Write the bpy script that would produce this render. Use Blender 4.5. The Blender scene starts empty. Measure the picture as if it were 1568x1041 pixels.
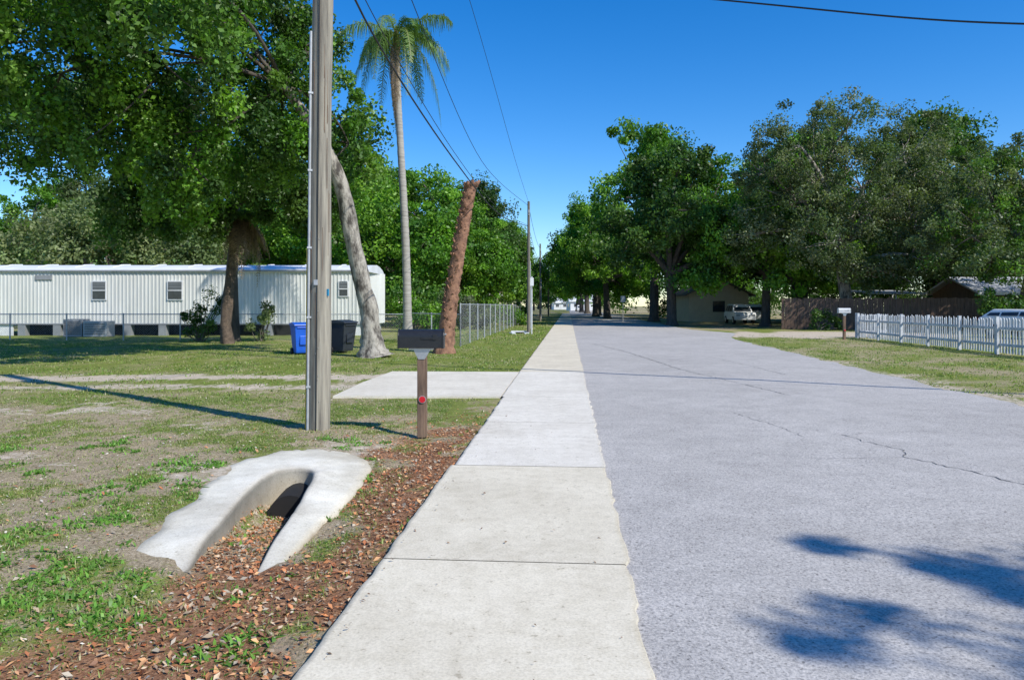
import bpy, math, numpy as np
from mathutils import Vector
rng = np.random.default_rng(7)
SL = 0.076            # road heading: X grows 0.076 m per metre of Y
scene = bpy.context.scene

# ------------------------------------------------------------------ noise
_tab = np.random.default_rng(99).random((256, 256))
def vnoise(x, y):
    x = np.asarray(x, float); y = np.asarray(y, float)
    xi = np.floor(x).astype(int); yi = np.floor(y).astype(int)
    fx = x - xi; fy = y - yi
    fx = fx*fx*(3-2*fx); fy = fy*fy*(3-2*fy)
    a = _tab[xi & 255, yi & 255]; b = _tab[(xi+1) & 255, yi & 255]
    c = _tab[xi & 255, (yi+1) & 255]; d = _tab[(xi+1) & 255, (yi+1) & 255]
    return (a*(1-fx)+b*fx)*(1-fy)+(c*(1-fx)+d*fx)*fy
def fbm(x, y, s=1.0, o=4):
    t = 0; amp = .5; n = 0
    for i in range(o):
        t = t + amp*vnoise(np.asarray(x)*s+17.3*i, np.asarray(y)*s+9.1*i); n += amp
        s *= 2.1; amp *= .5
    return t/n
def sstep(a, b, x):
    t = np.clip((np.asarray(x, float)-a)/(b-a), 0, 1)
    return t*t*(3-2*t)
def inpoly(x, y, P):
    x = np.asarray(x); y = np.asarray(y); ins = np.zeros(x.shape, bool); n = len(P)
    for i in range(n):
        x0, y0 = P[i]; x1, y1 = P[(i+1) % n]
        c = ((y0 > y) != (y1 > y)) & (x < (x1-x0)*(y-y0)/((y1-y0)+1e-12)+x0)
        ins ^= c
    return ins

# ------------------------------------------------------------------ materials
def new_mat(name):
    m = bpy.data.materials.new(name); m.use_nodes = True
    nt = m.node_tree
    return m, nt, nt.nodes["Principled BSDF"]
def N(nt, t, **kw):
    n = nt.nodes.new(t)
    for k, v in kw.items():
        if k in n.inputs: n.inputs[k].default_value = v
        else: setattr(n, k, v)
    return n
def ramp(nt, src, stops):
    r = nt.nodes.new('ShaderNodeValToRGB')
    el = r.color_ramp.elements
    while len(el) < len(stops): el.new(.5)
    for e, (p, c) in zip(el, stops):
        e.position = p; e.color = (*c, 1) if len(c) == 3 else c
    nt.links.new(src, r.inputs[0])
    return r.outputs[0]
def mix(nt, f, a, b, mode='MIX'):
    m = nt.nodes.new('ShaderNodeMix'); m.data_type = 'RGBA'; m.blend_type = mode
    for s, v in ((m.inputs[0], f), (m.inputs[6], a), (m.inputs[7], b)):
        if hasattr(v, 'is_linked'): nt.links.new(v, s)
        elif isinstance(v, (int, float)): s.default_value = v
        else: s.default_value = (*v, 1)
    return m.outputs[2]
def noise(nt, scale, detail=4, rough=.6, vec=None):
    n = N(nt, 'ShaderNodeTexNoise'); n.inputs['Scale'].default_value = scale
    n.inputs['Detail'].default_value = detail; n.inputs['Roughness'].default_value = rough
    if vec is None:
        g = N(nt, 'ShaderNodeNewGeometry'); vec = g.outputs['Position']
    nt.links.new(vec, n.inputs['Vector'])
    return n.outputs[0]
def bump(nt, b, h, strength, dist=.01):
    k = N(nt, 'ShaderNodeBump'); k.inputs['Strength'].default_value = strength
    k.inputs['Distance'].default_value = dist
    nt.links.new(h, k.inputs['Height']); nt.links.new(k.outputs[0], b.inputs['Normal'])
def simple(name, c1, c2=None, scale=5, rough=.7, bmp=0, metal=0, dist=.01, stretch=None, lo=.32, hi=.68):
    m, nt, b = new_mat(name)
    b.inputs['Roughness'].default_value = rough; b.inputs['Metallic'].default_value = metal
    tc = N(nt, 'ShaderNodeTexCoord')
    mp = N(nt, 'ShaderNodeMapping'); nt.links.new(tc.outputs['Object'], mp.inputs[0])
    if stretch: mp.inputs['Scale'].default_value = stretch
    n = noise(nt, scale, 5, .65, mp.outputs[0])
    c2 = c2 or tuple(x*.75 for x in c1)
    nt.links.new(ramp(nt, n, [(lo, c2), (hi, c1)]), b.inputs['Base Color'])
    if bmp: bump(nt, b, n, bmp, dist)
    return m
def foliage_mat(name, trans=.35, tint=(1.5, 1.6, .6)):
    m, nt, b = new_mat(name)
    nt.nodes.remove(b)
    at = N(nt, 'ShaderNodeAttribute'); at.attribute_name = 'Col'
    df = N(nt, 'ShaderNodeBsdfDiffuse'); nt.links.new(at.outputs['Color'], df.inputs['Color'])
    tr = N(nt, 'ShaderNodeBsdfTranslucent')
    nt.links.new(mix(nt, 1.0, at.outputs['Color'], tint, 'MULTIPLY'), tr.inputs['Color'])
    ms = N(nt, 'ShaderNodeMixShader'); ms.inputs[0].default_value = trans
    nt.links.new(df.outputs[0], ms.inputs[1]); nt.links.new(tr.outputs[0], ms.inputs[2])
    gl = N(nt, 'ShaderNodeBsdfGlossy'); gl.inputs['Roughness'].default_value = .45; gl.inputs['Color'].default_value = (1, 1, 1, 1)
    m2 = N(nt, 'ShaderNodeMixShader'); m2.inputs[0].default_value = .02
    nt.links.new(ms.outputs[0], m2.inputs[1]); nt.links.new(gl.outputs[0], m2.inputs[2])
    nt.links.new(m2.outputs[0], nt.nodes['Material Output'].inputs[0])
    return m

M_leaf = foliage_mat('leaves', .36)
M_grass = foliage_mat('grass_blades', .3)
M_litter = foliage_mat('dry_leaves', .12, (1, 1, 1))
M_bark = simple('bark', (.19, .165, .13), (.07, .058, .047), 6, .9, 1.0, 0, .05, (1, 1, .3))
M_barkdk = simple('shaded_bark', (.12, .1, .08), (.05, .042, .035), 6, .9, 1.0, 0, .05, (1, 1, .3))
M_bark_pale = simple('bark_pale', (.40, .36, .30), (.07, .058, .047), 4.5, .9, 1.0, 0, .08, (1, 1, .45), .38, .58)
M_palmbark = simple('palm_bark', (.44, .41, .36), (.24, .22, .19), 3, .9, .6, 0, .02, (.3, .3, 4))
M_deadpalm = simple('dead_palm_bark', (.38, .2, .12), (.12, .06, .04), 5, .95, 1.0, 0, .05)
M_vine = simple('rough_palm_bark', (.17, .12, .085), (.06, .045, .033), 7, .95, 1.0, 0, .05)
M_pole = simple('weathered_pole_wood', (.40, .36, .28), (.12, .105, .085), 9, .85, .7, 0, .01, (1.5, 1.5, .08))
M_pole2 = simple('grey_pole_wood', (.2, .175, .14), (.1, .09, .075), 9, .85, .5, 0, .01, (1.5, 1.5, .12))
M_post = simple('post_wood', (.24, .155, .1), (.08, .05, .035), 14, .85, .6, 0, .006, (1, 1, .15))
M_black = simple('black_painted_metal', (.012, .012, .014), (.02, .02, .021), 20, .38)
M_red = simple('red_reflector', (.6, .01, .02), (.5, .01, .02), 20, .3)
M_silver = simple('silver_metal', (.5, .5, .5), (.4, .4, .4), 20, .4, 0, .7)
M_galv = simple('galvanised_metal', (.46, .47, .48), (.33, .34, .35), 8, .5, 0, .2)
M_white = simple('white_paint', (.8, .8, .8), (.62, .62, .62), 3, .6)
M_picket = simple('picket_paint', (.8, .8, .8), (.42, .42, .43), 4, .7)
M_siding = simple('trailer_siding', (.70, .70, .66), (.58, .58, .54), .8, .55, 0, 0, .01, (1, 1, .3))
M_roofw = simple('trailer_roof_white', (.8, .8, .82), (.66, .67, .69), .8, .5)
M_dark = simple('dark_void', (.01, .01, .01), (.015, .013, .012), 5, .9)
M_glass = simple('window_glass', (.05, .06, .07), (.02, .025, .03), 2, .12)
M_blue = simple('blue_plastic', (.012, .12, .62), (.01, .09, .52), 3, .45)
M_greybin = simple('dark_grey_plastic', (.03, .035, .045), (.022, .026, .034), 3, .5)
M_rubber = simple('rubber', (.015, .015, .015), (.02, .02, .02), 9, .8)
M_woodfence = simple('brown_fence_wood', (.19, .12, .085), (.08, .05, .037), 5, .9, .3, 0, .01, (2, 2, .3))
M_beige = simple('beige_stucco', (.68, .58, .42), (.6, .5, .36), 2, .9)
M_roofb = simple('brown_shingles', (.22, .17, .13), (.13, .1, .08), 6, .9, .3)
M_roofg = simple('weathered_metal_roof', (.5, .51, .53), (.36, .37, .39), 2, .6)
M_greywall = simple('grey_siding', (.3, .31, .32), (.22, .23, .24), 3, .8)
M_wire = simple('wire_insulation', (.02, .02, .022), (.015, .015, .015), 3, .6)
M_tag = simple('blue_tag', (.02, .3, .5), (.02, .25, .45), 3, .5)
M_yellow = simple('yellow_paint', (.6, .4, .05), (.5, .33, .05), 3, .6)

def concrete(name, base, blotch):
    m, nt, b = new_mat(name)
    n1 = noise(nt, .9, 5, .6); n2 = noise(nt, 70, 3, .7); n3 = noise(nt, 7, 4, .7)
    c = ramp(nt, n1, [(.3, blotch), (.6, base)])
    c = mix(nt, .6, c, ramp(nt, n3, [(.35, (.82, .81, .78)), (.6, (1, 1, 1))]), 'MULTIPLY')
    c = mix(nt, .6, c, ramp(nt, n2, [(.3, (.68, .67, .65)), (.6, (1.04, 1.04, 1.04))]), 'MULTIPLY')
    n5 = noise(nt, 28, 2, .5)
    c = mix(nt, .55, c, ramp(nt, n5, [(.26, (.5, .47, .42)), (.33, (1, 1, 1))]), 'MULTIPLY')
    at = N(nt, 'ShaderNodeAttribute'); at.attribute_name = 'Col'
    c = mix(nt, 1, c, at.outputs['Color'], 'MULTIPLY')
    nt.links.new(c, b.inputs['Base Color']); b.inputs['Roughness'].default_value = .9
    b.inputs['Specular IOR Level'].default_value = .2
    bump(nt, b, n2, .35, .004)
    return m
M_conc = concrete('sidewalk_concrete', (.80, .715, .565), (.68, .6, .465))
M_conc2 = concrete('drain_concrete', (.82, .77, .66), (.52, .47, .38))

# asphalt
M_road, nt, b = new_mat('worn_asphalt')
n1 = noise(nt, .35, 3, .6); n2 = noise(nt, 62, 3, .85); n3 = noise(nt, 24, 3, .7); n4 = noise(nt, 2.2, 4, .7); n6 = noise(nt, 34, 1, .5)
c = ramp(nt, n1, [(.3, (.46, .43, .395)), (.7, (.54, .505, .465))])
c = mix(nt, .8, c, ramp(nt, n4, [(.3, (.8, .8, .8)), (.62, (1, 1, 1))]), 'MULTIPLY')
c = mix(nt, .66, c, ramp(nt, n2, [(.34, (.25, .25, .26)), (.49, (.92, .92, .92)), (.64, (1.4, 1.37, 1.32))]), 'MULTIPLY')
c = mix(nt, .4, c, ramp(nt, n3, [(.35, (.7, .7, .7)), (.55, (1.1, 1.1, 1.1))]), 'MULTIPLY')
c = mix(nt, .7, c, ramp(nt, n6, [(.27, (.3, .3, .3)), (.33, (1, 1, 1))]), 'MULTIPLY')
nt.links.new(c, b.inputs['Base Color']); b.inputs['Roughness'].default_value = .92
b.inputs['Specular IOR Level'].default_value = .1
bump(nt, b, n2, .6, .006)
M_crack = simple('crack_tar', (.13, .13, .13), (.08, .08, .08), 10, .9)

# ground
M_ground, nt, b = new_mat('ground_soil_and_grass')
at = N(nt, 'ShaderNodeAttribute'); at.attribute_name = 'Mask'
sep = N(nt, 'ShaderNodeSeparateColor'); nt.links.new(at.outputs['Color'], sep.inputs[0])
nf = noise(nt, 45, 4, .75); nm = noise(nt, 9, 5, .7); ng = noise(nt, 22, 4, .8)
soil = ramp(nt, nf, [(.3, (.17, .135, .09)), (.5, (.40, .32, .215)), (.7, (.64, .54, .39))])
soil = mix(nt, .6, soil, ramp(nt, nm, [(.3, (.62, .62, .5)), (.6, (1.1, 1.05, 1))]), 'MULTIPLY')
grass = ramp(nt, ng, [(.3, (.085, .115, .024)), (.5, (.19, .235, .05)), (.72, (.4, .39, .14))])
grass = mix(nt, .6, grass, ramp(nt, nm, [(.35, (.66, .72, .55)), (.65, (1.15, 1.1, 1.0))]), 'MULTIPLY')
dirt = ramp(nt, nm, [(.3, (.44, .36, .27)), (.65, (.66, .56, .43))])
lit = ramp(nt, nf, [(.3, (.09, .045, .028)), (.5, (.30, .15, .08)), (.7, (.52, .32, .19))])
def brk(src, n, w=.5):
    a = N(nt, 'ShaderNodeMath', operation='SUBTRACT'); nt.links.new(n, a.inputs[0]); a.inputs[1].default_value = .5
    a2 = N(nt, 'ShaderNodeMath', operation='MULTIPLY_ADD'); nt.links.new(a.outputs[0], a2.inputs[0]); a2.inputs[1].default_value = w*2.6
    nt.links.new(src, a2.inputs[2])
    r = N(nt, 'ShaderNodeMapRange'); nt.links.new(a2.outputs[0], r.inputs[0])
    r.inputs[1].default_value = .35; r.inputs[2].default_value = .65
    return r.outputs[0]
c = mix(nt, brk(sep.outputs[0], ng, .8), soil, grass)
c = mix(nt, brk(sep.outputs[1], nm, .55), c, dirt)
c = mix(nt, brk(sep.outputs[2], nf, .6), c, lit)
nt.links.new(c, b.inputs['Base Color']); b.inputs['Roughness'].default_value = .95
b.inputs['Specular IOR Level'].default_value = .05
bump(nt, b, nf, .9, .02)

# ------------------------------------------------------------------ mesh helpers
def link(o, parent=None):
    scene.collection.objects.link(o)
    if parent: o.parent = parent
    return o
def empty(name, loc=(0, 0, 0)):
    e = bpy.data.objects.new(name, None); e.location = loc; e.empty_display_size = .3
    return link(e)
def np_mesh(name, V, F, mat, col=None, colname='Col', smooth=False):
    V = np.asarray(V, np.float32); F = np.asarray(F, np.int32); k = F.shape[1]
    me = bpy.data.meshes.new(name)
    me.vertices.add(len(V)); me.vertices.foreach_set('co', V.ravel())
    me.loops.add(F.size); me.loops.foreach_set('vertex_index', F.ravel())
    me.polygons.add(len(F)); me.polygons.foreach_set('loop_start', np.arange(0, F.size, k, dtype=np.int32))
    me.update(calc_edges=True)
    if smooth: me.polygons.foreach_set('use_smooth', np.ones(len(F), bool))
    if col is not None:
        col = np.asarray(col, np.float32)
        if col.shape[1] == 3: col = np.hstack([col, np.ones((len(col), 1), np.float32)])
        a = me.attributes.new(colname, 'FLOAT_COLOR', 'POINT'); a.data.foreach_set('color', col.ravel())
    me.materials.append(mat)
    return me

class B:
    def __init__(s): s.v = []; s.f = []; s.m = []; s.mats = []; s.sm = []
    def mi(s, m):
        if m not in s.mats: s.mats.append(m)
        return s.mats.index(m)
    def add(s, vs, fs, m, smooth=False):
        o = len(s.v); s.v += [tuple(map(float, v)) for v in vs]
        s.f += [tuple(int(i)+o for i in f) for f in fs]
        s.m += [s.mi(m)]*len(fs); s.sm += [smooth]*len(fs)
        return s
    def box(s, c, d, m, rz=0, taper=1.0):
        cx, cy, cz = c; x, y, z = d[0]/2, d[1]/2, d[2]/2
        vs = []
        for k in (-1, 1):
            t = taper if k > 0 else 1
            for i, j in ((-1, -1), (1, -1), (1, 1), (-1, 1)):
                px, py = i*x*t, j*y*t
                vs.append((cx+px*math.cos(rz)-py*math.sin(rz), cy+px*math.sin(rz)+py*math.cos(rz), cz+k*z))
        return s.add(vs, [(3, 2, 1, 0), (4, 5, 6, 7), (0, 1, 5, 4), (1, 2, 6, 5), (2, 3, 7, 6), (3, 0, 4, 7)], m)
    def tube(s, P, R, m, seg=10, jit=0, cap=True):
        P = [Vector(p) for p in P]; vs = []; n = len(P)
        if not hasattr(R, '__len__'): R = [R]*n
        for i, p in enumerate(P):
            t = (P[min(i+1, n-1)]-P[max(i-1, 0)]).normalized()
            u = t.cross(Vector((0, 1, 0) if abs(t.y) < .9 else (1, 0, 0))).normalized(); w = t.cross(u)
            for k in range(seg):
                a = 2*math.pi*k/seg; r = R[i]*(1+jit*(rng.random()-.5))
                vs.append(p+u*math.cos(a)*r+w*math.sin(a)*r)
        fs = [(i*seg+k, i*seg+(k+1) % seg, (i+1)*seg+(k+1) % seg, (i+1)*seg+k) for i in range(n-1) for k in range(seg)]
        s.add(vs, fs, m, True)
        if cap:
            s.add(vs[-seg:], [tuple(range(seg))], m); s.add(vs[:seg], [tuple(range(seg))[::-1]], m)
        return s
    def prism(s, prof, axis_pts, m):
        n = len(prof); off = Vector(axis_pts)
        vs = [Vector(p) for p in prof]+[Vector(p)+off for p in prof]
        fs = [(i, (i+1) % n, n+(i+1) % n, n+i) for i in range(n)]+[tuple(range(n))[::-1], tuple(range(n, 2*n))]
        return s.add(vs, fs, m)
    def obj(s, name, parent=None, bevel=0):
        me = bpy.data.meshes.new(name); me.from_pydata(s.v, [], s.f)
        for m in s.mats: me.materials.append(m)
        me.polygons.foreach_set('material_index', s.m); me.polygons.foreach_set('use_smooth', s.sm)
        me.update()
        o = link(bpy.data.objects.new(name, me), parent)
        if bevel:
            bv = o.modifiers.new('bevel', 'BEVEL'); bv.width = bevel; bv.segments = 2; bv.limit_method = 'ANGLE'
        return o

def bez(p0, p1, bend, n=6):
    p0 = np.array(p0, float); p1 = np.array(p1, float); t = np.linspace(0, 1, n)[:, None]
    return p0*(1-t)+p1*t+np.array(bend)*(4*t*(1-t))
def resample(P, n):
    tt = np.linspace(0, len(P)-1, n); out = []
    for q in tt:
        i = min(int(q), len(P)-2); f = q-i
        p0 = P[max(i-1, 0)]; p1 = P[i]; p2 = P[i+1]; p3 = P[min(i+2, len(P)-1)]
        out.append(.5*((2*p1)+(-p0+p2)*f+(2*p0-5*p1+4*p2-p3)*f*f+(-p0+3*p1-3*p2+p3)*f**3))
    return np.array(out)

# ------------------------------------------------------------------ storm drain outline
outer = np.array([(-2.52, 4.62), (-2.64, 5.4), (-2.72, 6.2), (-2.86, 7.1), (-2.84, 7.8), (-2.62, 8.3), (-2.15, 8.42), (-1.72, 8.22), (-1.42, 7.5), (-1.42, 6.6), (-1.42, 5.6), (-1.48, 4.72)])
inner = np.array([(-2.06, 4.66), (-2.18, 5.5), (-2.27, 6.2), (-2.30, 6.75), (-2.27, 7.05), (-2.18, 7.2), (-2.07, 7.25), (-1.96, 7.19), (-1.88, 6.95), (-1.81, 6.4), (-1.72, 5.6), (-1.64, 4.72)])
nO = 140; O = resample(outer, nO); I = resample(inner, nO)
jt = (fbm(np.arange(nO)*.16, np.zeros(nO), 1, 5)-.5)*.17
dirn = (O-I)/np.linalg.norm(O-I, axis=1)[:, None]; O = O+dirn*jt[:, None]
DR = np.vstack([O, I[::-1]])

# ------------------------------------------------------------------ ground
def axis(lo, a, b, hi, step, g=1.09):
    mid = list(np.arange(a, b, step)); up = [b]; s = step
    while up[-1] < hi: s *= g; up.append(up[-1]+s)
    dn = [a]; s = step
    while dn[-1] > lo: s *= g; dn.append(dn[-1]-s)
    return np.array(dn[::-1][:-1]+mid+up)
def slot(X, Y):
    cx = -1.87-.075*(Y-4.6)
    d = np.abs(X-cx)
    across = 1-sstep(.2, .36, d)
    depth = .04*sstep(4.3, 5.0, Y)+.24*sstep(5.0, 6.7, Y)
    return across*depth*(1-sstep(7.2, 7.35, Y))
def g0(X, Y):
    a = X-SL*Y
    off = np.maximum(-1.2-a, a-7.6)
    z = -.02+.05*(fbm(X, Y, .5, 3)-.5)*sstep(.0, 1.5, off)
    z += .025*(fbm(X, Y, 5, 3)-.5)*sstep(.0, .3, off)
    z -= .05*np.exp(-((a+1.9)/.6)**2)*(1-sstep(9, 13, Y))
    z -= .04*np.exp(-((a+2.3)/.9)**2)*(1-sstep(6.0, 8, Y))
    inside = sstep(-1.22, -1.15, a)*(1-sstep(7.1, 7.25, a))
    return z*(1-inside)-.035*inside
def gz(X, Y): return g0(X, Y)-slot(X, Y)
def patchf(x, y): return sstep(.44, .6, .75*fbm(x+9, y+3, 1.1, 4)+.25*fbm(x+3, y+31, 6, 3))
def masks(X, Y):
    a = X-SL*Y
    n = fbm(X, Y, .9, 4); n2 = fbm(X+40, Y, 3.1, 3)
    grass = sstep(.36, .66, n*.6+n2*.4)
    near = 1-sstep(8, 19, Y)
    g = (.18+.48*patchf(X, Y))*near+(1-near)*(.52+.42*grass)
    g = np.where(a > 5, .36+.5*grass, g)
    g = g+.2*np.exp(-((a+1.9)/1.6)**2)*sstep(10, 13, Y)
    lit = (1-sstep(-1.35, -.9, a))*sstep(-3.0, -1.7, a+.7*(fbm(X, Y, 1.3, 3)-.5)*2)*(1-sstep(8, 12.5, Y))
    lit = np.clip(lit*1.15-.7*sstep(.42, .62, fbm(X+11, Y+5, 2.2, 3))-.1, 0, 1)
    yc = 15.7+.9*(fbm(X, X*0+3, .15, 2)-.5)*2
    w = .5*(n2-.5)+.5*(n-.5)
    d1 = 1-sstep(.2, 1.1, np.abs(Y-yc-1.1)+w*2.2); d2 = 1-sstep(.1, .9, np.abs(Y-yc+.9)+w*2.2)
    dirt = np.maximum(d1, d2*.8)*(a < -4.0)*(.5+.8*n)
    dirt = np.maximum(dirt, .75*(1-sstep(.2, 1.2, np.abs(Y-11.6)+w*3))*(X < -6)*(n > .52))
    dirt = np.maximum(dirt, .5*sstep(.62, .72, fbm(X+3, Y+60, .7, 4))*(a < -2)*(Y < 12))
    dr = (1-sstep(3.2, 4.6, np.abs(Y-41)+w*4))*(a > 7.0)*(a < 22)
    dirt = np.maximum(dirt, dr*.9)
    dirt = np.maximum(dirt, (1-sstep(7.6, 8.6, a+1.6*(n2-.5)))*(a > 6)*.6)
    far = sstep(45, 60, Y)
    return np.clip(g*(1-.3*far), 0, 1), np.clip(dirt, 0, 1), lit
xs = axis(-500, -6.5, 1.2, 500, .055); ys = axis(-60, 2.6, 10.5, 1500, .055)
XX, YY = np.meshgrid(xs, ys); X = XX.ravel(); Y = YY.ravel()
G, D, L = masks(X, Y)
nx, ny = len(xs), len(ys)
ii = (np.arange(ny-1)[:, None]*nx+np.arange(nx-1)[None, :]).ravel()
F = np.stack([ii, ii+1, ii+nx+1, ii+nx], 1)
me = np_mesh('ground', np.stack([X, Y, gz(X, Y)], 1), F, M_ground, np.stack([G, D, L], 1), 'Mask', True)
link(bpy.data.objects.new('ground', me))

# ------------------------------------------------------------------ road
def yseq(lo, hi, near=.05, g=1.02, y0=16):
    y = [lo]; s = near
    while y[-1] < hi:
        if y[-1] > y0: s *= g
        y.append(y[-1]+s)
    return np.array(y)
ry = yseq(-12, 420)
def road_right(Y):
    return 7.2+.03*np.clip(Y-11.8, -5, 28)+1.5*np.exp(-((Y-43)/4.5)**2)+.2*(fbm(Y, Y*0+5, 1.2, 4)-.5)*2
lft = .335+ry*0
cols = [lft, lft*0+2.2, lft*0+4.2, lft*0+6, road_right(ry)]
V = np.stack([np.stack([c+SL*ry, ry, ry*0+(.004 if i not in (2,) else .02)], 1) for i, c in enumerate(cols)], 1).reshape(-1, 3)
k = len(cols); ii = (np.arange(len(ry)-1)[:, None]*k+np.arange(k-1)[None]).ravel()
link(bpy.data.objects.new('asphalt_road', np_mesh('asphalt_road', V, np.stack([ii, ii+1, ii+k+1, ii+k], 1), M_road, smooth=True)))
def crack(pts, w, seed):
    r = np.random.default_rng(seed); P = [np.array(pts[0], float)]
    for p, q in zip(pts[:-1], pts[1:]):
        p = np.array(p, float); q = np.array(q, float); L_ = np.linalg.norm(q-p); n = max(2, int(L_/.07))
        for t in np.linspace(0, 1, n+1)[1:]:
            P.append(p*(1-t)+q*t+r.normal(0, .022, 2)*(t < 1))
    P = np.array(P); T = np.gradient(P, axis=0); T /= np.linalg.norm(T, axis=1)[:, None]+1e-6
    nn = np.stack([-T[:, 1], T[:, 0]], 1); ww = (w*(.2+1.1*r.random(len(P))))[:, None]
    a = P[:, 0]-SL*P[:, 1]; z = np.interp(a, [.4, 2.2, 4.2, 6, 7.3], [.004, .004, .02, .004, .004])+.004
    A = np.hstack([P-nn*ww, z[:, None]]); C = np.hstack([P+nn*ww, z[:, None]])
    V = np.stack([A, C], 1).reshape(-1, 3); i = np.arange(len(P)-1)*2
    return V, np.stack([i, i+1, i+3, i+2], 1)
VV = []; FF = []; o = 0
for k_, (pts, w) in enumerate([
    ([(4.1, 7.75), (4.35, 7.2), (4.5, 6.6), (4.75, 6.1), (4.95, 5.75), (5.6, 5.3)], .007),
    ([(4.1, 7.75), (4.3, 8.1), (4.15, 8.6), (4.05, 9.1)], .006),
    ([(2.6, 8.0), (3.2, 7.7), (4.1, 7.75)], .003),
    ([(4.05, 9.1), (5.2, 9.3), (6.4, 9.0)], .003),
    ([(3.3, 11.0), (3.5, 9.8), (3.55, 9.0)], .005),
    ([(4.2, 18.5), (4.6, 15.5), (4.9, 13.0)], .009),
    ([(3.4, 31), (3.9, 26), (4.1, 22), (4.2, 18.5)], .012),
    ([(5.5, 26), (6.2, 22), (6.3, 17)], .008)]):
    V, F = crack(pts, w, k_); VV.append(V); FF.append(F+o); o += len(V)
link(bpy.data.objects.new('road_cracks', np_mesh('road_cracks', np.vstack(VV), np.vstack(FF), M_crack)))

# ------------------------------------------------------------------ sidewalk + driveway slabs
def slab_strip(y0, y1, aL, aR, col, ztop=.018):
    n = max(2, int((y1-y0)/(.04 if y0 < 12 else .4)))
    y = np.linspace(y0, y1, n+1); V = []; C = []
    jl = .018*(fbm(y, y*0+8, 5, 4)-.5)*2; jr = .03*(fbm(y, y*0+12, 5, 5)-.5)*2
    for t, z, e in ((0, -.06, 0), (0, ztop-.01, 0), (0, ztop, .01), (.025, ztop, 0), (.975, ztop, 0), (1, ztop, -.008), (1, ztop-.006, 0), (1, -.06, 0)):
        a = (aL+jl)*(1-t)+(aR+jr)*t+e
        yy = y-.076*(a-aL)
        V.append(np.stack([a+SL*yy, yy, y*0+z], 1))
        C.append(np.tile(np.array(col)*(1 if 0 < t < 1 else .76), (len(y), 1)))  # slab edges coloured darker, painting in the shade of the closed seam
    k = 8; V = np.stack(V, 1).reshape(-1, 3); C = np.stack(C, 1).reshape(-1, 3)
    ii = (np.arange(n)[:, None]*k+np.arange(k-1)[None]).ravel()
    return V, np.stack([ii, ii+1, ii+k+1, ii+k], 1), C
joints = [-4.0, -1.0, 1.88, 4.64, 7.36, 10.1, 12.9, 15.3, 17.8]
while joints[-1] < 150: joints.append(joints[-1]+2.76)
VV = []; FF = []; CC = []; o = 0
for i, (y0, y1) in enumerate(zip(joints[:-1], joints[1:])):
    c = .96+.06*rng.random()
    col = (c, c, c*.98)
    if 7 < y0 < 17: col = (1.02, 1.05, 1.13)
    if y0 > 17: col = (.97, .96, .93)
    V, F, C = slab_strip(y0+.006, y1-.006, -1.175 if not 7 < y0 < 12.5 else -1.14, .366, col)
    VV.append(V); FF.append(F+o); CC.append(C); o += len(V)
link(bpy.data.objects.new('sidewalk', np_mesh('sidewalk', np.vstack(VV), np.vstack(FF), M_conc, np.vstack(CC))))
bo = B()
ap = [(-.2, 12.95), (.17, 17.75), (-2.9, 17.9), (-3.1, 15.3), (-3.15, 13.0)]
bo.add([(x, y, .014) for x, y in ap]+[(x, y, -.06) for x, y in ap], [(0, 1, 2, 3, 4)]+[(i, i+5, (i+1) % 5+5, (i+1) % 5) for i in range(5)], M_conc)
o_ = bo.obj('concrete_driveway')
at_ = o_.data.attributes.new('Col', 'FLOAT_COLOR', 'POINT'); at_.data.foreach_set('color', [1.0, 1.02, 1.07, 1]*10)

# ------------------------------------------------------------------ storm drain collar
rows = []
endt = np.minimum(np.arange(nO), nO-1-np.arange(nO))/nO
endf = sstep(0, .06, endt)
for t, dz, ex in ((0, -.09, 0), (.02, -.02, 0), (.08, .01, 0), (.25, .02, 0), (.6, .03, .3), (.88, .04, 1), (.95, .038, 1), (.99, .028, 1), (1.0, .005, 1), (1.02, -.12, 0), (1.0, -.26, 0), (1.08, -.5, 0)):
    P = O*(1-t)+I*t
    z = g0(P[:, 0], P[:, 1])*.6-.02+(dz*endf-.045*(1-endf) if dz > -.03 else dz-.03)
    if dz > -.03: z = z+.02*(fbm(P[:, 0], P[:, 1], 4, 3)-.5)+.03*sstep(6, 7.4, P[:, 1])*ex*.6
    rows.append(np.stack([P[:, 0], P[:, 1], z], 1))
k = len(rows); V = np.stack(rows, 1).reshape(-1, 3)
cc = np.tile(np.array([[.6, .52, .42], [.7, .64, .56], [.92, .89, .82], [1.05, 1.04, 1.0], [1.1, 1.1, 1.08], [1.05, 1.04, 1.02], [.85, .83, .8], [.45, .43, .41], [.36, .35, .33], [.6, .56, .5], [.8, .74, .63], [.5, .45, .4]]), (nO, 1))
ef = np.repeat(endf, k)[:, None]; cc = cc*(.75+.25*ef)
ii = (np.arange(nO-1)[:, None]*k+np.arange(k-1)[None]).ravel()
F = np.stack([ii, ii+k, ii+k+1, ii+1], 1)
drain = empty('storm_drain_inlet')
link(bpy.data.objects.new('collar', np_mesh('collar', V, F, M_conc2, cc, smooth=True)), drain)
bb = B(); bb.tube([(-2.03, 6.75, -.33), (-2.08, 7.3, -.33)], .2, M_dark, 20); bb.obj('pipe_mouth_shade', drain)  # capped near-black tube, shade of the open pipe put into its colour
d2 = empty('storm_drain_inlet')
bb = B()
bb.box((.45, 43.2, .03), (1.0, .25, .2), M_white); bb.box((.02, 42.6, -.02), (.2, 1.2, .14), M_white, .15); bb.box((.88, 42.6, -.02), (.2, 1.2, .14), M_white, -.15)
bb.box((.45, 43.06, .0), (.5, .02, .12), M_dark); bb.obj('headwall', d2, .02)

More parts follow.
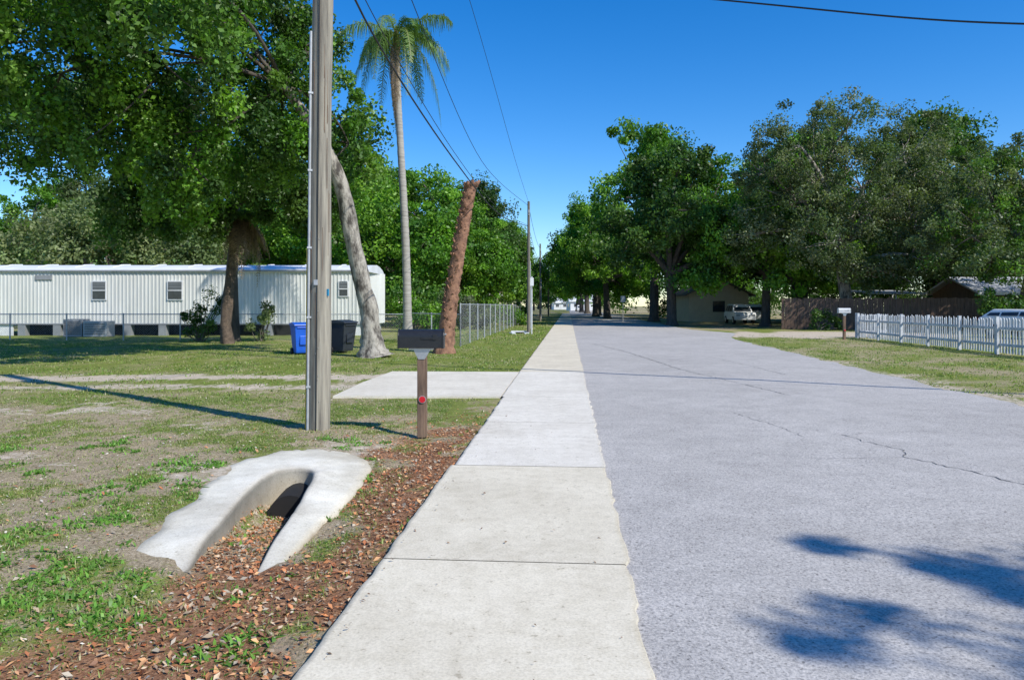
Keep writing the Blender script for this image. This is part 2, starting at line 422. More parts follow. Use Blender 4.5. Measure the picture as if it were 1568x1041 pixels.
# ------------------------------------------------------------------ grass, weeds, litter
def blades(pts, nb, h, w, spread, cols, r, lean=.6):
    n = len(pts); M_ = n*nb
    base = np.repeat(pts, nb, 0)+np.stack([r.normal(0, spread, M_), r.normal(0, spread, M_), np.zeros(M_)], 1)
    base[:, 2] = gz(base[:, 0], base[:, 1])-.004
    hh = np.repeat(h*(.5+r.random(n)), nb)*(.5+.7*r.random(M_))
    an = r.random(M_)*6.283; ln = r.random(M_)*lean
    d = np.stack([np.cos(an)*ln, np.sin(an)*ln, np.ones(M_)], 1); d /= np.linalg.norm(d, axis=1)[:, None]
    s = np.stack([-np.sin(an), np.cos(an), np.zeros(M_)], 1)*(w*(.6+.8*r.random(M_)))[:, None]
    m = base+d*hh[:, None]*.55
    tip = base+d*hh[:, None]+np.stack([np.cos(an), np.sin(an), -.3*np.ones(M_)], 1)*(hh*ln*.4)[:, None]
    V = np.stack([base-s*.5, base+s*.5, m+s*.5, tip, m-s*.5], 1).reshape(-1, 3)
    i = np.arange(M_)*5
    c = np.array(cols)[r.integers(0, len(cols), n)]; c = np.repeat(c, nb, 0)*(.65+.7*r.random(M_))[:, None]
    F = np.vstack([np.stack([i, i+1, i+2], 1), np.stack([i, i+2, i+4], 1), np.stack([i+4, i+2, i+3], 1)])
    return V, F, np.repeat(c, 5, 0)
def add_blades(name, *a):
    V, F, C = blades(*a)
    link(bpy.data.objects.new(name, np_mesh(name, V, F, M_grass, C)))
def scatter(n, x0, x1, y0, y1, fn, r, pw=1.0):
    x = x0+(x1-x0)*r.random(n); y = y0+(y1-y0)*r.random(n)**pw
    p = fn(x, y); k = r.random(n) < p
    return np.stack([x[k], y[k], x[k]*0], 1)
GC = [(.19, .29, .05), (.15, .24, .045), (.26, .32, .08), (.33, .34, .12), (.13, .21, .045), (.42, .38, .21), (.4, .36, .2), (.2, .31, .06)]
def indrain(x, y): return inpoly(x, y, DR)
def apron(x, y): return (y > 12.8) & (y < 18) & (x > -3.2) & (x < 0.3)
def pg(x, y):
    g, d, l = masks(x, y); a = x-SL*y
    return np.where((a < -1.24) & ~indrain(x, y) & ~apron(x, y) & (slot(x, y) < .02), (.15+patchf(x, y)*.8)*(1-.75*l)*(1-d), 0)
r = np.random.default_rng(3)
add_blades('grass', scatter(52000, -9, -1, 2.9, 13, pg, r), 8, .027, .006, .032, GC, r, 1.5)
def pg2(x, y):
    g, d, l = masks(x, y); a = x-SL*y
    patch = sstep(.36, .58, fbm(x+9, y+3, .8, 4))
    return np.where(((a < -1.25) & ~apron(x, y)) | (a > 7.7), g*(1-d)*(.18+.7*patch), 0)
add_blades('grass', scatter(46000, -26, 1.5, 12.5, 36, pg2, r), 6, .045, .016, .07, GC, r, 1.3)
add_blades('grass', scatter(28000, 7.8, 20, 9, 40, pg2, r), 6, .05, .016, .07, GC, r, 1.3)
add_blades('grass', scatter(8000, -6, 4, 34, 75, pg2, r), 6, .08, .03, .12, GC, r, 1.1)
def pw_(x, y):
    a = x-SL*y
    return np.where((a < -1.25) & ~indrain(x, y), sstep(.57, .68, fbm(x+70, y+31, 2.6, 3)), 0)
add_blades('weeds', scatter(6500, -6, -1.2, 2.9, 9, pw_, r), 9, .04, .016, .035, [(.15, .31, .05), (.19, .36, .06), (.12, .25, .04)], r, 2.4)
def edge(x, y):
    a = x-SL*y
    ap_ = (y > 12.9) & (y < 17.9)
    return np.where((np.abs(a+1.30) < .13) & (y > 4) & ~ap_, .5*sstep(.4, .65, fbm(x, y, 1.6, 3)), 0)
add_blades('grass', scatter(12000, -1.6, 3, 4, 45, edge, r), 7, .045, .011, .03, GC, r, 1.3)
def edge2(x, y):
    a = x-SL*y; e_ = road_right(y)
    return np.where((a > e_-.12) & (a < e_+.7), .7*sstep(.42, .62, fbm(x, y, 1.3, 3)), 0)
add_blades('grass', scatter(14000, 7, 13, 9, 38, edge2, r), 7, .035, .014, .05, GC, r, 1.4)
def flakes(pts, size, cols, r, zo=.004):
    n = len(pts); z = gz(pts[:, 0], pts[:, 1])+zo+.014*r.random(n)
    c = np.stack([pts[:, 0], pts[:, 1], z], 1)
    an = r.random(n)*6.283; u = np.stack([np.cos(an), np.sin(an), r.normal(0, .3, n)], 1)
    v = np.stack([-np.sin(an), np.cos(an), r.normal(0, .4, n)], 1)
    s = size*(.4+1.1*r.random(n)**1.5)[:, None]
    up = np.array([0, 0, 1.])*(s*.25*r.random((n, 1)))
    V = np.stack([c-u*s, c-v*s*.45+up, c+u*s, c+v*s*.45+up], 1).reshape(-1, 3)
    i = np.arange(n)*4; F = np.vstack([np.stack([i, i+1, i+2], 1), np.stack([i, i+2, i+3], 1)])
    C = np.repeat(np.array(cols)[r.integers(0, len(cols), n)]*(.5+.9*r.random(n))[:, None], 4, 0)
    return V, F, C
def pl(x, y):
    g, d, l = masks(x, y); a = x-SL*y
    side = np.exp(-np.clip(-1.2-a, 0, 9)/.9)*(1-sstep(8, 13, y))
    return np.where((a < -1.17) & (a > -5) & ~indrain(x, y), .6*l+.32*side, 0)
P1 = scatter(56000, -4.8, -.3, 2.9, 12.8, pl, r)
P2 = scatter(9000, -2.4, -1.5, 4.3, 7.2, lambda x, y: (slot(x, y) > .03)*.6, r)
V, F, C = flakes(np.vstack([P1, P2]), .019, [(.6, .26, .11), (.45, .17, .075), (.66, .36, .17), (.27, .135, .075), (.6, .45, .29), (.5, .27, .14), (.5, .42, .31)], r)
link(bpy.data.objects.new('leaf_litter', np_mesh('leaf_litter', V, F, M_litter, C)))
P3 = scatter(22000, -9, -1.5, 2.9, 14, lambda x, y: np.where((x-SL*y < -1.25) & ~indrain(x, y), .45, 0), r)
V, F, C = flakes(P3, .013, [(.42, .31, .21), (.56, .48, .37), (.28, .2, .14), (.64, .58, .48)], r)
link(bpy.data.objects.new('ground_debris', np_mesh('ground_debris', V, F, M_litter, C)))
n = 110; yy = 3+9*r.random(n); aa = -1.1+1.4*r.random(n)**3
pts = np.stack([aa+SL*yy, yy, yy*0], 1); V, F, C = flakes(pts, .011, [(.3, .2, .12), (.2, .12, .08)], r); V[:, 2] = V[:, 2]-np.repeat(gz(pts[:, 0], pts[:, 1]), 4)+.018
link(bpy.data.objects.new('stray_leaves', np_mesh('stray_leaves', V, F, M_litter, C)))

# ------------------------------------------------------------------ trees
def leaves(C, R, n_per, size, pal, r, name):
    nC = len(C); M_ = nC*n_per
    u = r.normal(size=(M_, 3)); u /= np.linalg.norm(u, axis=1)[:, None]
    rad = r.random(M_)**.5
    p = np.repeat(C, n_per, 0)+u*rad[:, None]*np.repeat(R, n_per, 0)
    nrm = r.normal(size=(M_, 3)); nrm[:, 2] = nrm[:, 2]*.8+.5; nrm += u*.6
    nrm /= np.linalg.norm(nrm, axis=1)[:, None]
    t = r.normal(size=(M_, 3)); t[:, 2] -= .4; t -= nrm*(t*nrm).sum(1)[:, None]; t /= np.linalg.norm(t, axis=1)[:, None]
    s = np.cross(nrm, t); L_ = (size*(.6+.8*r.random(M_)))[:, None]
    V = np.stack([p-t*L_*.5, p+s*L_*.3, p+t*L_*.5, p-s*L_*.3], 1).reshape(-1, 3)
    i = np.arange(M_)*4; F = np.stack([i, i+1, i+2, i+3], 1)
    cc = np.array(pal)[r.integers(0, len(pal), nC)]*(.7+.6*r.random(nC))[:, None]
    cc = np.repeat(cc, n_per, 0)*(.7+.6*r.random(M_))[:, None]
    return np_mesh(name, V, F, M_leaf, np.repeat(cc, 4, 0))
def clusters(lobes, per, r, cr, vs=.75):
    C = []; R = []; idx = []
    for li, (x, y, z, a, b_, c_) in enumerate(lobes):
        n = int(per*(a*b_*c_)**(2/3)/7)+4
        u = r.normal(size=(n, 3)); u /= np.linalg.norm(u, axis=1)[:, None]
        rad = .5+.6*r.random(n)
        C.append(np.array([x, y, z])+u*rad[:, None]*np.array([a, b_, c_]))
        q = cr*(.45+1.0*r.random(n)); R.append(np.stack([q, q, q*vs*(.7+.6*r.random(n))], 1)); idx += [li]*n
    return np.vstack(C), np.vstack(R), np.array(idx)
def tree(name, base, trunk, radii, lobes, per=45, n_per=240, size=.13, cr=.6, pal=None, seed=1, bark=None, vs=.75, twigs=5, limb=None):
    r = np.random.default_rng(seed); e = empty(name, base)
    bk = bark or M_bark; lm = limb or bk
    bt = B(); bt.tube(trunk, radii, bk, 16, .2)
    top = np.array(trunk[-1]); mid = np.array(trunk[-2])
    C, R, idx = clusters(lobes, per, r, cr, vs)
    for li, l in enumerate(lobes):
        st = top if (l[2] > mid[2]+1 or limb) else mid
        c = np.array(l[:3]); d = np.linalg.norm(c-st)
        P = bez(st, c, (r.normal(0, .06*d), r.normal(0, .06*d), .1*d), 7)
        bt.tube(P, np.linspace(radii[-1]*.8, max(.04, radii[-1]*.22), 7)*(.6 if limb else 1), lm, 7, .15, False)
        own = np.where(idx == li)[0]
        for q in own[:twigs]:
            P = bez(c if q % 2 else (c*.6+st*.4), C[q], r.normal(0, .15, 3), 5)
            bt.tube(P, np.linspace(max(.035, radii[-1]*.2), .012, 5), lm, 5, 0, False)
    bt.obj('trunk_and_limbs', e)
    link(bpy.data.objects.new('crown', leaves(C, R, n_per, size, pal, r, 'crown')), e)
    return e
P_bright = [(.12, .27, .022), (.16, .32, .03), (.085, .2, .02), (.19, .34, .038), (.06, .15, .02)]
P_mid = [(.085, .18, .024), (.11, .22, .03), (.065, .145, .022), (.14, .26, .04)]
P_dark = [(.05, .115, .02), (.07, .145, .025), (.04, .09, .018), (.09, .165, .03)]
P_grey = [(.11, .155, .06), (.14, .18, .075), (.08, .12, .045), (.17, .2, .1), (.09, .14, .042)]
P_pale = [(.18, .24, .09), (.14, .195, .07), (.22, .26, .11)]

b1 = (-4.4, 23.5, -.05)
def rel(b, L_): return [(x-b[0], y-b[1], z, a, c, d) for x, y, z, a, c, d in L_]
tr_ = resample(np.array([(0, 0, 0), (-.02, 0, .12), (-.05, 0, .4), (-.1, 0, .9), (-.14, 0, 1.5), (-.4, -.05, 2.6), (-.7, -.1, 4.0), (-.95, -.3, 5.4), (-1.5, -.8, 6.8), (-2.4, -1.4, 8.2)]), 28)
rr_ = np.interp(np.linspace(0, 9, 28), range(10), [.66, .5, .37, .31, .28, .26, .25, .23, .18, .13])*(1+.06*np.sin(np.arange(28)*2.1))
tree('oak_tree', b1, [tuple(p) for p in tr_], list(rr_),
     rel(b1, [(-5.3, 24, 6.9, 1.3, 1.6, 1.7), (-7.6, 22, 9.2, 1.8, 2.4, 2.6), (-9.6, 20.5, 8.3, 2.4, 2.6, 2.6), (-12.2, 20, 7.9, 2.8, 2.8, 2.4),
              (-7.6, 16.5, 9.2, 1.9, 2.0, 1.8), (-11, 17, 9.6, 2.4, 2.2, 1.9), (-15, 20, 8.6, 2.2, 2.6, 2.4), (-9, 22, 12, 3, 3, 2.2), (-13.5, 21, 11.5, 3, 3, 2.4), (-7.2, 23.5, 6.6, 1.3, 1.5, 1.4), (-9.4, 21.5, 5.9, 1.5, 1.4, 1.3), (-6.3, 23, 9.4, 1.3, 1.5, 1.6), (-10.6, 24, 6.2, 2.0, 1.8, 1.6)]),
     64, 230, .14, .56, P_bright[:3]+P_mid+P_dark[:3], 11, M_bark_pale, 1.25, 4, M_barkdk)
b2 = (-12.6, 33.6, -.05)
tree('oak_tree', b2, [(0, 0, 0), (.02, 0, .3), (0, 0, 1.5), (-.05, 0, 3), (.1, -.2, 4.6), (.3, -.6, 6.2)], [.3, .2, .17, .17, .16, .15],
     rel(b2, [(-10.6, 29.5, 7.0, 2.2, 2.2, 1.9), (-8.7, 30.5, 7.2, 1.9, 2.2, 1.8), (-13.8, 28.5, 5.8, 1.7, 2.2, 2.0), (-15, 28, 8.6, 2.6, 2.6, 2.2), (-18.2, 28, 8.4, 2.8, 2.6, 2.0), (-12.2, 30, 9.8, 3, 3, 2.2), (-8.4, 31, 5.9, 1.3, 1.6, 1.1), (-12.4, 29.6, 5.2, 1.1, 1.2, .9), (-14.8, 29, 5.4, 1.3, 1.3, 1.2)]),
     52, 220, .16, .62, P_dark, 12, M_barkdk, 1.2)
tree('oak_tree', (-32, 58, -.05), [(0, 0, 0), (0, 0, 2), (.2, 0, 4)], [.4, .35, .3],
     [(0, 0, 6.5, 5, 4, 3.2), (-5, 0, 5.5, 4, 3, 2.6), (5, 0, 6, 4, 3, 3.2), (2, 1, 9, 3.5, 3, 2), (8, 0, 4.6, 3, 3, 2.4)], 26, 170, .28, 1.1, P_pale, 13, None, .9)

def template(seed, lobes, pal, size=.27, per=29, n_per=165, cr=1.0):
    return tree('oak_tree', (0, 0, 0), [(0, 0, 0), (.05, 0, .4), (.1, 0, 2.2), (.2, .1, 4.2)], [.6, .42, .36, .3], lobes, per, n_per, size, cr, pal, seed, M_barkdk, .8, 3)
def place(e, loc, s, rz):
    e.location = loc; e.scale = s if hasattr(s, '__len__') else (s, s, s); e.rotation_euler = (0, 0, rz)
def dup(src, loc, s, rz, name='oak_tree'):
    e = empty(name); place(e, loc, s, rz)
    for ch in src.children:
        link(bpy.data.objects.new(ch.name.split('.')[0], ch.data), e)
    return e
LA = [(0, 0, 9.5, 4, 4, 3), (3.6, 1, 7.5, 3.2, 3.2, 2.6), (-3.8, -.5, 7.2, 3.2, 3.2, 2.6), (0, 3.6, 6.8, 3.2, 3, 2.6), (.5, -3.8, 6.6, 3.2, 2.8, 2.4), (-5.4, 1.2, 4.4, 2.2, 2.2, 1.8), (5.4, -1.5, 4.4, 2.2, 2.2, 1.9), (1.5, 1, 12, 2.4, 2.4, 1.6), (0, -3.5, 3.6, 2.2, 1.8, 1.4)]
LB = [(1, 0, 11, 3.2, 3.2, 2.4), (-3, 1, 9, 2.8, 3, 2.2), (4, -1, 8, 2.8, 2.6, 2.2), (-1.5, -3, 7.4, 2.8, 2.6, 2.2), (1, 3.6, 7, 3, 2.6, 2.2), (-4.6, -2, 5.4, 2, 2, 1.7), (3, -4, 5.4, 2, 2, 1.6), (-1.5, .5, 13.2, 2.4, 2.4, 1.5), (2, .5, 13, 2, 2, 1.4)]
tA = template(21, LA, P_bright); tB = template(22, LB, P_dark); tC = template(23, LA, P_grey)
tD = template(24, LB, P_bright)
place(tA, (-8.5, 60, -.05), (1.1, 1.1, .98), .4)
place(tB, (-2.9, 78, -.05), (.9, .9, 1.0), 1.2)
for src, x, y, s, rz in [(tD, -15, 66, 1.1, 2), (tA, -22, 70, 1.05, 3), (tA, -4.2, 62, .8, .7), (tA, -6.5, 92, 1.15, 4), (tD, -.4, 108, .95, 1.3), (tB, 1.4, 140, .9, 2.2), (tA, 3.8, 185, .95, 3.1), (tC, 7, 240, .95, .2),
                         (tB, -30, 78, 1.2, .9), (tC, -42, 75, 1.1, 1.9), (tD, -16, 84, 1.2, 5), (tA, -55, 85, 1.2, 5.1), (tC, -20, 120, 1.3, 2.7)]:
    dup(src, (x, y, -.05), (s, s, s*(.95+.1*rng.random())), rz)
place(tD, (14.2, 74, -.05), (1.15, 1.15, 1.35), .9)
place(tC, (36, 62, -.05), (1.25, 1.25, 1.15), 2.2)
for src, x, y, s, rz in [(tB, 13.0, 60, (1.0, 1.0, 1.0), 2.1), (tA, 19.5, 57, (.9, .9, .98), .3), (tA, 11.6, 90, (1.0, 1.0, 1.1), 2.5), (tA, 12.0, 106, (1.1, 1.1, 1.2), 1.7), (tD, 24, 92, 1.35, 3.4), (tD, 26, 66, 1.15, 4.1), (tA, 14.2, 122, 1.2, .5), (tD, 15, 147, 1.25, 2.9), (tB, 16.5, 175, 1.3, 4.2), (tA, 19, 215, 1.3, 5.2), (tC, 25, 270, 1.4, .8),
                         (tC, 30, 78, 1.4, 1.1), (tB, 41, 72, 1.4, 3.8), (tC, 50, 60, 1.4, .3), (tB, 62, 75, 1.5, 2.4), (tA, 32, 110, 1.4, 4.4), (tB, 27, 125, 1.4, 1.4), (tC, 17, 320, 1.4, 2), (tB, 33, 330, 1.5, 2), (tB, 12, 330, 1.2, 2.6)]:
    dup(src, (x, y, -.05), s, rz)
tree('oak_tree', (23.5, 52, -.05), [(0, 0, 0), (.1, 0, .4), (0, 0, 2), (-.3, 0, 4), (-.2, 0, 6)], [.7, .5, .42, .36, .3],
     [(-3.6, -1, 12.6, 3.0, 3, 3.0), (0, 0, 14, 2.8, 3, 2.4), (-4.2, 0, 8.8, 3, 3, 2.8), (.2, -2, 9.5, 3.4, 3, 3), (4, 0, 12.2, 3, 3, 3.0), (4, -1, 8, 3.4, 3, 2.8), (-2, -2.5, 5.8, 3, 2.6, 2.2), (3, -3, 5, 3, 2.4, 2.0), (7.4, 1, 11.2, 3, 3, 2.6), (-6.6, 1, 6.6, 2.2, 2, 2.0), (-5.8, 0, 11, 2.2, 2, 2.2), (1.5, -3, 3.8, 2.6, 1.8, 1.2), (7, -2, 7.6, 2.6, 2.4, 2.4)],
     50, 130, .17, .74, P_grey, 31, M_bark_pale, .85, 14)
tree('oak_tree', (32, 46, -.05), [(0, 0, 0), (.1, 0, .4), (0, 0, 2), (.3, 0, 3.6), (.2, 0, 5)], [.7, .5, .42, .36, .3],
     [(-3, 0, 9.0, 3, 3, 2.6), (1, 0, 9.8, 3, 3, 2.6), (4.5, -1, 8.2, 3.2, 3, 2.6), (-4, -1, 5.8, 3, 3, 2.2), (1, -2, 6, 3.4, 3, 2.5), (5, -2, 5.2, 3, 2.6, 2.0), (-1.5, -3, 4.2, 2.4, 2, 1.3), (-4.5, -3, 4.2, 2.2, 2, 1.2)],
     46, 150, .17, .74, P_grey[:3]+P_mid[:2], 32, M_bark, .85, 10)
# tree behind the photographer, shading the near right corner of the road
tree('oak_tree', (12.2, -5.2, -.05), [(0, 0, 0), (0, 0, .5), (.1, 0, 4), (-.2, 0, 8)], [.5, .36, .3, .2],
     [(-.9, 1.9, 10, 1.3, 1.2, .8), (.8, 1.6, 10.6, 1.5, 1.4, .9), (1.6, -.4, 9.6, 1.8, 1.5, 1.0)], 56, 150, .11, .5, P_dark, 41, None, .75, 3)

def mass(name, P0, P1, n, h, depth, size, pal, seed, n_per=120, cr=1.6):
    r = np.random.default_rng(seed); t = r.random(n)
    x = P0[0]*(1-t)+P1[0]*t+r.normal(0, depth*.3, n); y = P0[1]*(1-t)+P1[1]*t+r.random(n)*depth
    hh = h*(.55+.9*fbm(x*.12, y*.12, 1, 3)); z = hh*r.random(n)**.8
    q = cr*(.6+.8*r.random(n)); C = np.stack([x, y, z+.3], 1); R = np.stack([q, q, q*.8], 1)
    link(bpy.data.objects.new(name, leaves(C, R, n_per, size, pal, r, name)))
mass('background_trees', (18, 150), (190, 140), 520, 9, 12, .6, P_mid+P_dark, 71, 90, 2.6)
mass('background_trees', (-160, 125), (-4, 130), 450, 10, 12, .6, P_mid+P_dark, 72, 90, 2.6)
mass('background_trees', (10, 400), (50, 400), 120, 12, 10, 1.0, P_dark, 73, 80, 4)
mass('hedge', (26, 60), (60, 56), 300, 3.6, 4, .24, P_dark+P_grey[:1], 74, 120, 1.1)
mass('hedge', (19, 96), (34, 96), 90, 3.5, 4, .3, P_dark, 75, 110, 1.3)
mass('hedge', (-34, 50), (-5, 52), 200, 3.2, 4, .26, P_mid, 76, 110, 1.1)

def shrub(name, loc, lobes, pal, seed, size=.1, n_per=150, cr=.3):
    r = np.random.default_rng(seed); e = empty(name, loc); bt = B()
    C, R, idx = clusters(lobes, 60, r, cr, 1)
    for q in range(0, len(C), max(1, len(C)//14)):
        bt.tube(bez((0, 0, 0), C[q], r.normal(0, .1, 3), 5), np.linspace(.03, .008, 5), M_bark, 5)
    bt.obj('stems', e); link(bpy.data.objects.new('foliage', leaves(C, R, n_per, size, pal, r, 'foliage')), e)
shrub('shrub', (-14, 33.3, -.05), [(0, 0, 1.1, .9, .7, .8), (.5, 0, 1.7, .7, .6, .5), (-.6, 0, .7, .6, .6, .5)], P_dark, 51)
shrub('shrub', (-11.3, 33.3, -.05), [(0, 0, .8, .6, .5, .6), (.2, 0, 1.3, .4, .4, .4)], P_pale, 52)
shrub('shrub', (20, 48.5, -.05), [(0, 0, .7, 1.0, .5, .5), (1.2, 0, .5, .8, .5, .4)], P_dark, 53, .13)
for (x, y, s) in [(-.9, 60, 54), (-.2, 68, 55), (-3.5, 50, 56), (-6, 46, 57), (31, 44, 59), (28, 42, 61)]:
    shrub('shrub', (x, y, -.05), [(0, 0, 1.1, 1.5, 1, 1), (1.2, 0, .8, 1, .8, .8), (-.8, 0, 1.9, .9, .8, .8)], [P_bright, P_dark, P_grey][s % 3], s, .16, 130, .45)

# ------------------------------------------------------------------ palms
def frond(P0, dirxy, length, rise, droop, nl, leaf, r, V, F, C, col, dead=False, hang=.6):
    t = np.linspace(0, 1, 16)
    dx, dy = dirxy
    px = P0[0]+dx*length*(t-.3*t**3*droop*.6); py = P0[1]+dy*length*(t-.3*t**3*droop*.6)
    pz = P0[2]+rise*length*t-droop*length*t*t
    P = np.stack([px, py, pz], 1)
    T = np.gradient(P, axis=0); T /= np.linalg.norm(T, axis=1)[:, None]
    def quad(a, b, c, d, cl):
        o = len(V); V.extend([a, b, c, d]); F.append((o, o+1, o+2, o+3)); C.extend([cl]*4)
    side = np.array([-dy, dx, 0.]); upv = np.array([0, 0, 1.])
    for i in range(15):
        w = .03*(1-t[i])+.008
        quad(P[i]-side*w, P[i]+side*w, P[i+1]+side*w, P[i+1]-side*w, np.array((.25, .26, .1) if not dead else np.array(col)))
    for q in np.linspace(.12, 1, nl):
        i = min(int(q*15), 14); f = q*15-i; p = P[i]*(1-f)+P[i+1]*f; tt = T[i]
        L_ = leaf*math.sin(math.pi*min(.95, .15+.8*q))**.6*(.7+.6*r.random())
        for sg in (-1, 1):
            d = side*sg*.8+tt*.5+upv*(r.normal(.0, .25))
            d /= np.linalg.norm(d)
            m = p+d*L_*.45+np.array([0, 0, -.1*L_]); e = p+d*L_*(.6 if not dead else .35)+np.array([0, 0, -(hang if not dead else .9)*L_])
            w = tt*.017; cl = np.array(col)*(.6+.8*r.random())
            quad(p-w, p+w, m+w, m-w, cl); quad(m-w, m+w, e+w*.2, e-w*.2, cl)
def palm(name, base, H, topoff, r0, r1, n, length, seed, ndead):
    r = np.random.default_rng(seed); e = empty(name, base)
    bt = B(); tz = np.linspace(0, 1, 60); pts = [(topoff[0]*t+.06*math.sin(t*5), topoff[1]*t, H*t) for t in tz]
    rad = [r0*(1-t)+r1*t+(.012 if i % 2 else 0)+.12*math.exp(-t*30) for i, t in enumerate(tz)]
    bt.tube(pts, rad, M_palmbark, 12, .04)
    top = np.array(pts[-1])
    bt.tube([top, top+np.array([0, 0, .5]), top+np.array([0, 0, 1.3])], [r1*1.15, r1*1.4, .05], M_deadpalm, 10, .1)
    bt.obj('trunk', e)
    V = []; F = []; C = []
    for i in range(n):
        an = i*2.4+r.normal(0, .2); k = i/n
        frond(top+np.array([0, 0, .8]), (math.cos(an), math.sin(an)), length*(.75+.4*r.random()), 1.0-.95*k, .7+.65*k+.2*r.random(), 66, .62, r, V, F, C, [(.12, .2, .05), (.16, .25, .07), (.09, .17, .04)][i % 3], False, .95)
    for i in range(ndead):
        an = 3.6+r.normal(0, .7)
        frond(top+np.array([0, 0, .5]), (math.cos(an), math.sin(an)), .62, .1, 5.0+2.6*r.random(), 80, .45, r, V, F, C, (.42, .33, .28), True)
    link(bpy.data.objects.new('fronds', np_mesh('fronds', np.array(V), np.array(F), M_leaf, np.array(C))), e)
palm('palm_tree', (-4.65, 33, -.05), 12.8, (-.45, 0), .19, .13, 22, 2.8, 61, 13)
e = empty('cabbage_palm_tree', (-12.1, 31.5, -.05)); bt = B()
bt.tube([(0, 0, 0), (-.12, 0, .8), (-.05, 0, 1.6), (.05, 0, 2.6), (.2, 0, 3.8), (.4, 0, 5.3)], [.28, .21, .22, .19, .2, .22], M_vine, 14, .4); bt.obj('trunk', e)
V = []; F = []; C = []; r = np.random.default_rng(62)
for i in range(26):
    an = r.normal(0, 1.2)
    frond(np.array([.45, 0, 5.0+.5*r.random()]), (math.cos(an), math.sin(an)), .7+.9*r.random(), .1+.3*r.random(), .8+1.3*r.random(), 40, .5, r, V, F, C, np.array((.27, .2, .14))*(.6+.7*r.random()), True)
for i in range(16):
    an = r.random()*6.28
    frond(np.array([.45, 0, 5.4]), (math.cos(an), math.sin(an)), 1.5, .7, .8, 40, .5, r, V, F, C, (.09, .16, .04))
link(bpy.data.objects.new('fronds', np_mesh('fronds', np.array(V), np.array(F), M_leaf, np.array(C))), e)

e = empty('dead_palm_trunk', (-2.3, 25.2, -.05)); bt = B()
H = 5.75; tt = np.linspace(0, 1, 40)
ax = lambda t: np.array([.15*t+.75*t**1.3, 0, H*t])
bt.tube([ax(t) for t in tt], [.25-.07*t+.03*(i % 2)+.15*math.exp(-t*14) for i, t in enumerate(tt)], M_deadpalm, 14, .22)
r = np.random.default_rng(5)
for i in range(330):
    t = .04+.94*r.random(); an = r.random()*6.28; p = ax(t); rr = .235-.06*t
    d = np.array([math.cos(an), math.sin(an), 0]); s = np.array([-d[1], d[0], 0])
    q = p+d*rr*.85; tip = p+d*(rr+.05+.04*r.random())+np.array([0, 0, .12+.06*r.random()])
    w = .045
    bt.add([q-s*w, q+s*w, tip+s*w*.5, tip-s*w*.5, q+np.array([0, 0, .14])-s*w*.6, q+np.array([0, 0, .14])+s*w*.6], [(0, 1, 2, 3), (3, 2, 5, 4), (0, 3, 4), (1, 5, 2)], M_deadpalm)
for i in range(9):
    an = i*.7; p = ax(.99)
    bt.tube([p, p+np.array([math.cos(an)*.2, math.sin(an)*.16, .06]), p+np.array([math.cos(an)*.26+.05, math.sin(an)*.2, .1+.14*r.random()])], [.1, .09, .04], M_deadpalm, 6, .3)
bt.obj('trunk', e)

# ------------------------------------------------------------------ utility poles and wires
e = empty('utility_pole', (-2.53, 9.68, -.05)); bt = B()
Z = np.linspace(0, 11, 34)
bt.tube([(.05*z/5.6+.008*math.sin(z*1.3), 0, z) for z in Z], [.145-.0025*z for z in Z], M_pole, 20, .03)
for _ in range(34):
    a_ = -1.57+rng.normal(0, .9); z = .3+6*rng.random(); L_ = .2+.7*rng.random()
    bt.tube([((.1435-.0025*z)*math.cos(a_)+.009*z, (.1435-.0025*z)*math.sin(a_), z), ((.143-.0025*z)*math.cos(a_+.02)+.009*z, (.143-.0025*z)*math.sin(a_+.02), z+L_)], .0035, M_post, 4)
bt.obj('pole', e)
bt = B()
bt.tube([(-.12+.009*z, -.10, z) for z in np.linspace(0, 5.2, 10)], .018, M_galv, 8)
bt.tube([(-.155+.009*z, -.05, z) for z in np.linspace(0, 2.4, 6)], .012, M_yellow, 8)
bt.tube([(.0+.009*z, -.146, z) for z in np.linspace(0, 6.5, 10)], .007, M_wire, 6)
bt.box((.135, -.09, 1.82), (.05, .012, .09), M_tag, -.5); bt.box((-.0, -.15, 1.95), (.05, .012, .07), M_galv)
for z in (.6, 1.5, 2.4, 3.4, 4.4): bt.box((-.11+.009*z, -.118, z), (.06, .012, .025), M_galv, .4)
for _ in range(14):
    a_ = -1.57+rng.normal(0, .8); z = .4+2.2*rng.random()
    bt.tube([(.143*math.cos(a_), .143*math.sin(a_), z), (.157*math.cos(a_), .157*math.sin(a_), z)], .004, M_galv, 6)
bt.obj('conduit_and_tags', e)
bt = B(); bt.box((0.1, -.12, 10.1), (.1, .1, 2.2), M_pole); bt.tube([(.1, -.2, 8.6), (.1, -.2, 9.4)], .16, M_galv, 16); bt.obj('transformer', e)
def pole2(x, y, h, rr):
    e = empty('utility_pole', (x, y, -.05)); bt = B()
    bt.tube([(0, 0, z) for z in np.linspace(0, h, 8)], np.linspace(rr, rr*.7, 8), M_pole2, 12)
    bt.box((0, -.02, h-.7), (.05, .3, .06), M_pole2); bt.tube([(0, -.12, h-.8), (0, -.12, h-.5)], .04, M_galv, 8)
    bt.tube([(rr, -.02, .3), (rr*.9, -.02, h*.55)], .025, M_galv, 6); bt.obj('pole', e)
pole2(.97, 43, 7.7, .105); pole2(2.9, 76, 8.0, .11); pole2(5.5, 112, 8, .12)
e = empty('street_sign', (1.12, 42, -.05)); bt = B(); bt.tube([(0, 0, 0), (0, 0, 3.3)], .035, M_white, 8); bt.box((0, -.04, 2.9), (.06, .02, .6), M_galv); bt.box((.01, -.05, 3.0), (.2, .01, .45), M_white); bt.obj('post_and_panel', e)
